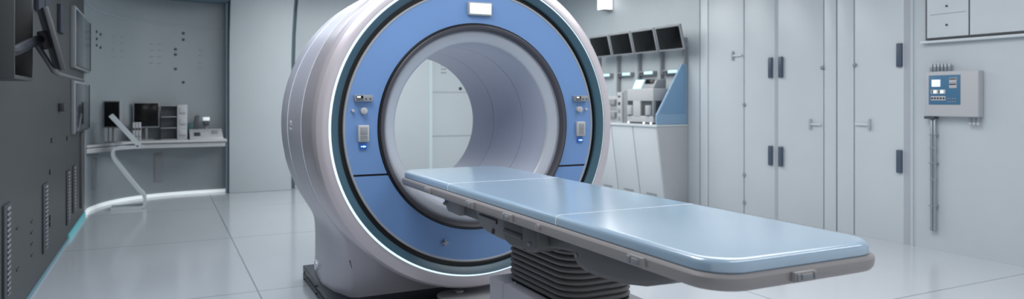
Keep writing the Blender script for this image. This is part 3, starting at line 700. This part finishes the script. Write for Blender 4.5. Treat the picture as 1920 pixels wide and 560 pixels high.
# tall plate where the left wall ends
q = MB(); q.box(XL-0.002, XL+0.02, 9.0, 9.3, 0.15, 0.98, 0.003); tag(q.build('wall_plate', 'plastic_dark', None, origin=(XL, 9.15, 0.15)), 'narrow grey wall plate below the lower wall screen', 'wall plate')

# ------------------------------------------------------------ left wall equipment
def wscreen(y0, y1, z0, z1, dep, label, trimz=0.03):
    s_ = thing('wall_screen', label, 'screen', (XL, (y0+y1)/2, z0))
    b = MB(); b.box(XL, XL+dep, y0, y1, z0, z1, 0.006); b.build('screen_case', 'plastic_mid', s_)
    b = MB(); b.box(XL+dep-0.001, XL+dep+0.004, y0+0.06, y1-0.05, z0+trimz, z1-0.03, 0.001); b.build('screen', 'screen_dim', s_)
    b = MB(); b.box(XL+dep, XL+dep+0.006, y0+0.04, y1-0.03, z0+trimz-0.014, z0+trimz-0.002); b.box(XL+dep, XL+dep+0.006, y1-0.05, y1-0.035, z0+trimz, z1-0.02); b.build('dark_edge', 'screen_black', s_)
wscreen(8.10, 9.72, 1.66, 2.27, 0.045, 'upper large grey wall screen on the left wall')
wscreen(8.15, 9.72, 1.0, 1.54, 0.035, 'lower large grey wall screen on the left wall', 0.02)
def bar(y, z0, z1, label):
    q = MB(); q.box(XL-0.002, XL+0.03, y-0.13, y+0.13, z0, z1, 0.006); tag(q.build('wall_bar', 'bar_navy', None, origin=(XL, y, z0)), label, 'wall bar')
bar(7.28, 1.925, 2.17, 'dark blue upright handle right of the arm monitor')
bar(6.07, 1.98, 2.30, 'dark blue upright handle just left of arm monitor top')
bar(6.38, 2.00, 2.30, 'dark blue upright handle just behind arm monitor top')
lt = thing('wall_latch', 'small dark latch on the middle of the left wall', 'latch', (XL, 7.4, 1.25))
b = MB(); b.box(XL-0.002, XL+0.03, 7.25, 7.55, 1.275, 1.305, 0.004); b.build('latch_bar', 'dark_grey', lt)
b = MB(); b.box(XL, XL+0.045, 7.22, 7.32, 1.24, 1.31, 0.005); b.build('latch_block', 'dark_grey', lt)
# open wall box at the far left
ob = thing('wall_box', 'big dark open-fronted box on the left wall behind arm monitor', 'wall box', (XL, 4.2, 1.44))
def o5(m_, bev=0.0): return m_
b = MB(); b.box(XL, -0.62, 3.98, 4.0, 1.44, 2.35, 0.004); b.box(XL, -0.62, 4.48, 4.50, 1.44, 2.35, 0.004); b.box(XL, -0.62, 4.0, 4.48, 1.44, 1.46, 0.003); b.box(XL, -0.62, 4.0, 4.48, 2.33, 2.35, 0.003); b.build('box_shell', 'left_shade_grey', ob)
b = MB(); b.box(XL, -0.70, 4.0, 4.48, 1.46, 2.33); b.build('box_back', 'dark_grey', ob, 0)
b = MB()
for k in range(7): b.box(-0.70, -0.688, 4.04, 4.09, 1.70+k*0.055, 1.73+k*0.055, 0.002)
b.build('connector_strip', 'plastic_dark', ob)
# monitor on an articulated arm
am = thing('arm_monitor', 'thin grey monitor on an angled arm at far left', 'monitor', (-0.60, 4.5, 1.6))
mc = Vector((-0.537, 4.5, 1.669))
def oriented(m_): return m_.rot(mc, 'Z', math.radians(10.5)).rot(mc, 'Y', math.radians(-13)).rot(mc, 'X', math.radians(6))
b = MB(); b.box(mc.x-0.014, mc.x+0.010, mc.y-0.26, mc.y+0.26, mc.z-0.165, mc.z+0.165, 0.005); oriented(b).build('monitor_case', 'plastic_dark', am)
b = MB(); b.box(mc.x+0.009, mc.x+0.013, mc.y-0.245, mc.y+0.245, mc.z-0.15, mc.z+0.15, 0.001); oriented(b).build('screen', 'screen_dim', am)
b = MB(); b.box(mc.x-0.055, mc.x-0.012, mc.y-0.07, mc.y+0.07, mc.z-0.05, mc.z+0.05, 0.008); oriented(b).build('mount_plate', 'dark_grey', am)
b = MB(); b.tube([(-0.70, 4.08, 1.570), (-0.643, 4.14, 1.58), (-0.61, 4.3, 1.625), (-0.58, 4.44, 1.66)], 0.026, 12); b.build('arm', 'dark_grey', am)
b = MB(); b.tube([(-0.60, 4.38, 1.65), (-0.575, 4.42, 1.60), (-0.552, 4.50, 1.545), (-0.540, 4.62, 1.50), (-0.538, 4.8, 1.488), (-0.539, 5.2, 1.487), (-0.535, 5.7, 1.486), (-0.53, 6.1, 1.484)], 0.013, 10); b.build('support_bar', 'plastic_dark', am)

# ------------------------------------------------------------ alcove desk
DZ = 0.80
wp = [p for p in offs(W, 0.004) if p.y > 9.7 and p.x < 0.80]
dk = thing('alcove_desk', 'long pale desk shelf fixed along the curved wall', 'desk', (0.1, 10.7, DZ-0.09))
poly = [(p.x, p.y) for p in wp]+[(0.80, 10.42), (-0.22, 10.42), (-0.36, 10.36), (-0.50, 10.22), (-0.60, 10.02)]
b = MB(); b.prism(poly, 'z', DZ-0.032, DZ, 0.004); b.build('desk_top', 'plastic_light', dk)
inner = [(p.x, p.y) for p in wp]+[(0.78, 10.45), (-0.20, 10.45), (-0.34, 10.40), (-0.48, 10.26), (-0.58, 10.05)]
b = MB(); b.prism(inner, 'z', DZ-0.10, DZ-0.040, 0.006); b.build('desk_apron', 'plastic_light', dk)
bb = band([p for p in W if p.y > 10.36 and p.x < -0.40], 0.003, 0.016, DZ+0.002, 1.10).build('backboard', 'plastic_mid', None, origin=(-0.6, 10.4, DZ))
tag(bb, 'low grey curved backboard behind the turned desk monitor', 'backboard')
# folded ribbon stand at the desk's left end
rs = thing('ribbon_stand', 'white folded ribbon-shaped stand at the left end of desk', 'stand', (-0.4, 9.85, 0))
def ribbon(P, wd, th, y0):
    P = [Vector(p) for p in P]; L = []
    for i, p in enumerate(P):
        d = (P[min(i+1, len(P)-1)]-P[max(i-1, 0)]).normalized(); n_ = Vector((-d.y, d.x))*th/2
        L.append([(p.x+n_.x, y0, p.y+n_.y), (p.x-n_.x, y0, p.y-n_.y), (p.x-n_.x, y0+wd, p.y-n_.y), (p.x+n_.x, y0+wd, p.y+n_.y)])
    m_ = MB(); m_.loops(L, caps=(True, True)); return m_
ribbon([(-0.565, 1.155), (-0.41, 0.965), (-0.258, 0.775)], 0.25, 0.045, 9.75).build('back_slat', 'panel_white', rs)
pts = catmull([(-0.258, 0.765), (-0.36, 0.765), (-0.48, 0.762), (-0.535, 0.72), (-0.525, 0.63), (-0.42, 0.46), (-0.27, 0.245), (-0.205, 0.16), (-0.195, 0.06), (-0.23, 0.020), (-0.35, 0.018), (-0.56, 0.018)], 6)
ribbon([(p.x, p.y) for p in pts], 0.25, 0.034, 9.75).build('folded_leg', 'panel_white', rs)
# desk items
def desk_monitor(cx_, cy_, wd, ht, rz, z0, label):
    m_ = thing('desk_monitor', label, 'monitor', (cx_, cy_, DZ))
    M_ = Matrix.Rotation(rz, 3, 'Z'); c_ = Vector((cx_, cy_, 0))
    def R(q): return q.rot(c_, 'Z', rz)
    b = MB(); b.box(cx_-wd/2, cx_+wd/2, cy_-0.014, cy_+0.014, z0, z0+ht, 0.005); R(b).build('bezel', 'plastic_mid', m_)
    b = MB(); b.box(cx_-wd/2+0.014, cx_+wd/2-0.014, cy_-0.019, cy_-0.013, z0+0.018, z0+ht-0.014, 0.001); R(b).build('screen', 'screen_black', m_)
    b = MB(); b.cyl((cx_, cy_+0.02, DZ), (cx_, cy_+0.02, z0+ht*0.4), 0.020, 14); R(b).build('stand_post', 'plastic_mid', m_)
    b = MB(); b.prism(rrect(cx_-0.09, cx_+0.09, cy_-0.05, cy_+0.09, 0.03), 'z', DZ, DZ+0.012, 0.003); R(b).build('stand_foot', 'plastic_mid', m_)
desk_monitor(-0.565, 10.22, 0.24, 0.345, math.radians(-38), 0.985, 'narrow-looking dark desk monitor turned aside at the desk left end')
desk_monitor(-0.195, 10.70, 0.318, 0.345, math.radians(4), 0.965, 'black square desk monitor in the middle of alcove desk')
bi = thing('binder', 'leftmost pale binder standing in front of the square monitor', 'binder', (-0.335, 10.55, DZ))
b = MB(); b.box(-0.350, -0.320, 10.47, 10.64, DZ, DZ+0.245, 0.003); b.build('spine', 'plastic_light', bi)
b = MB(); b.box(-0.345, -0.325, 10.466, 10.471, DZ+0.145, DZ+0.170); b.build('dark_label', 'black', bi)
b = MB(); b.cyl((-0.335, 10.471, DZ+0.06), (-0.335, 10.467, DZ+0.06), 0.008, 12); b.build('finger_hole', 'plastic_dark', bi)
dup(bi, (0.034, 0, 0), 'middle of the three pale binders before the square monitor')
dup(bi, (0.068, 0, 0), 'rightmost of the three pale binders before the square monitor')
sh = thing('drawer_unit', 'pale desk organiser with open shelves and three drawers', 'organiser', (0.13, 10.7, DZ))
b = MB(); b.box(-0.02, 0.185, 10.83, 10.85, DZ, 1.27, 0.002); b.box(-0.02, 0.18, 10.56, 10.84, 1.255, 1.27, 0.002)
b.build('shelf_back', 'plastic_mid', sh)
for z in (DZ+0.0, 0.955, 1.105):
    b = MB(); b.box(-0.02, 0.18, 10.56, 10.84, z, z+0.012, 0.002); b.build('shelf', 'plastic_mid', sh)
b = MB(); b.box(0.18, 0.305, 10.55, 10.85, DZ, 1.275, 0.004); b.build('drawer_case', 'plastic_light', sh)
for z in (0.85, 1.0, 1.15):
    b = MB(); b.box(0.208, 0.288, 10.542, 10.552, z, z+0.085, 0.003); p_ = b.build('drawer', 'plastic_light', sh)
    b = MB(); b.box(0.212, 0.284, 10.538, 10.543, z+0.010, z+0.018); b.build('drawer_pull', 'plastic_mid', p_)
kp = thing('sloped_console', 'low pale sloped control console at the desk right end', 'console', (0.53, 10.7, DZ))
b = MB(); b.prism([(10.48, DZ), (10.50, DZ+0.03), (10.80, DZ+0.13), (10.86, DZ+0.13), (10.86, DZ)], 'x', 0.335, 0.755, 0.004); b.build('console_body', 'plastic_light', kp)
b = MB(); b.prism([(10.54, DZ+0.046), (10.545, DZ+0.054), (10.66, DZ+0.092), (10.66, DZ+0.082)], 'x', 0.39, 0.47, 0.001); b.build('key_block', 'dark_grey', kp)
b = MB(); b.prism([(10.60, DZ+0.066), (10.605, DZ+0.074), (10.72, DZ+0.112), (10.72, DZ+0.10)], 'x', 0.62, 0.70, 0.001); b.build('key_block', 'plastic_mid', kp)
tc = thing('teal_instrument', 'small dark teal instrument behind the sloped console', 'instrument', (0.37, 10.9, DZ))
b = MB(); b.box(0.315, 0.395, 10.875, 10.95, DZ, DZ+0.21, 0.006); b.build('instrument_body', 'device_teal', tc)
b = MB(); b.prism([(0.39, DZ+0.18), (0.41, DZ+0.31), (0.45, DZ+0.33), (0.475, DZ+0.31), (0.46, DZ+0.22), (0.47, DZ+0.14), (0.45, DZ)  , (0.39, DZ)], 'y', 10.885, 10.94, 0.006); b.build('instrument_arm', 'plastic_dark', tc)
dl = thing('desk_lamp', 'small desk instrument with a bright white top', 'lamp', (0.56, 10.93, DZ))
b = MB(); b.cyl((0.56, 10.93, DZ), (0.56, 10.93, DZ+0.19), 0.022, 16); b.build('stem', 'plastic_mid', dl)
b = MB(); b.box(0.52, 0.60, 10.88, 10.97, DZ+0.18, DZ+0.24, 0.01); b.build('dark_head', 'plastic_dark', dl)
b = MB(); b.box(0.515, 0.605, 10.875, 10.975, DZ+0.245, DZ+0.295, 0.01); b.build('lit_top', 'display_soft', dl)
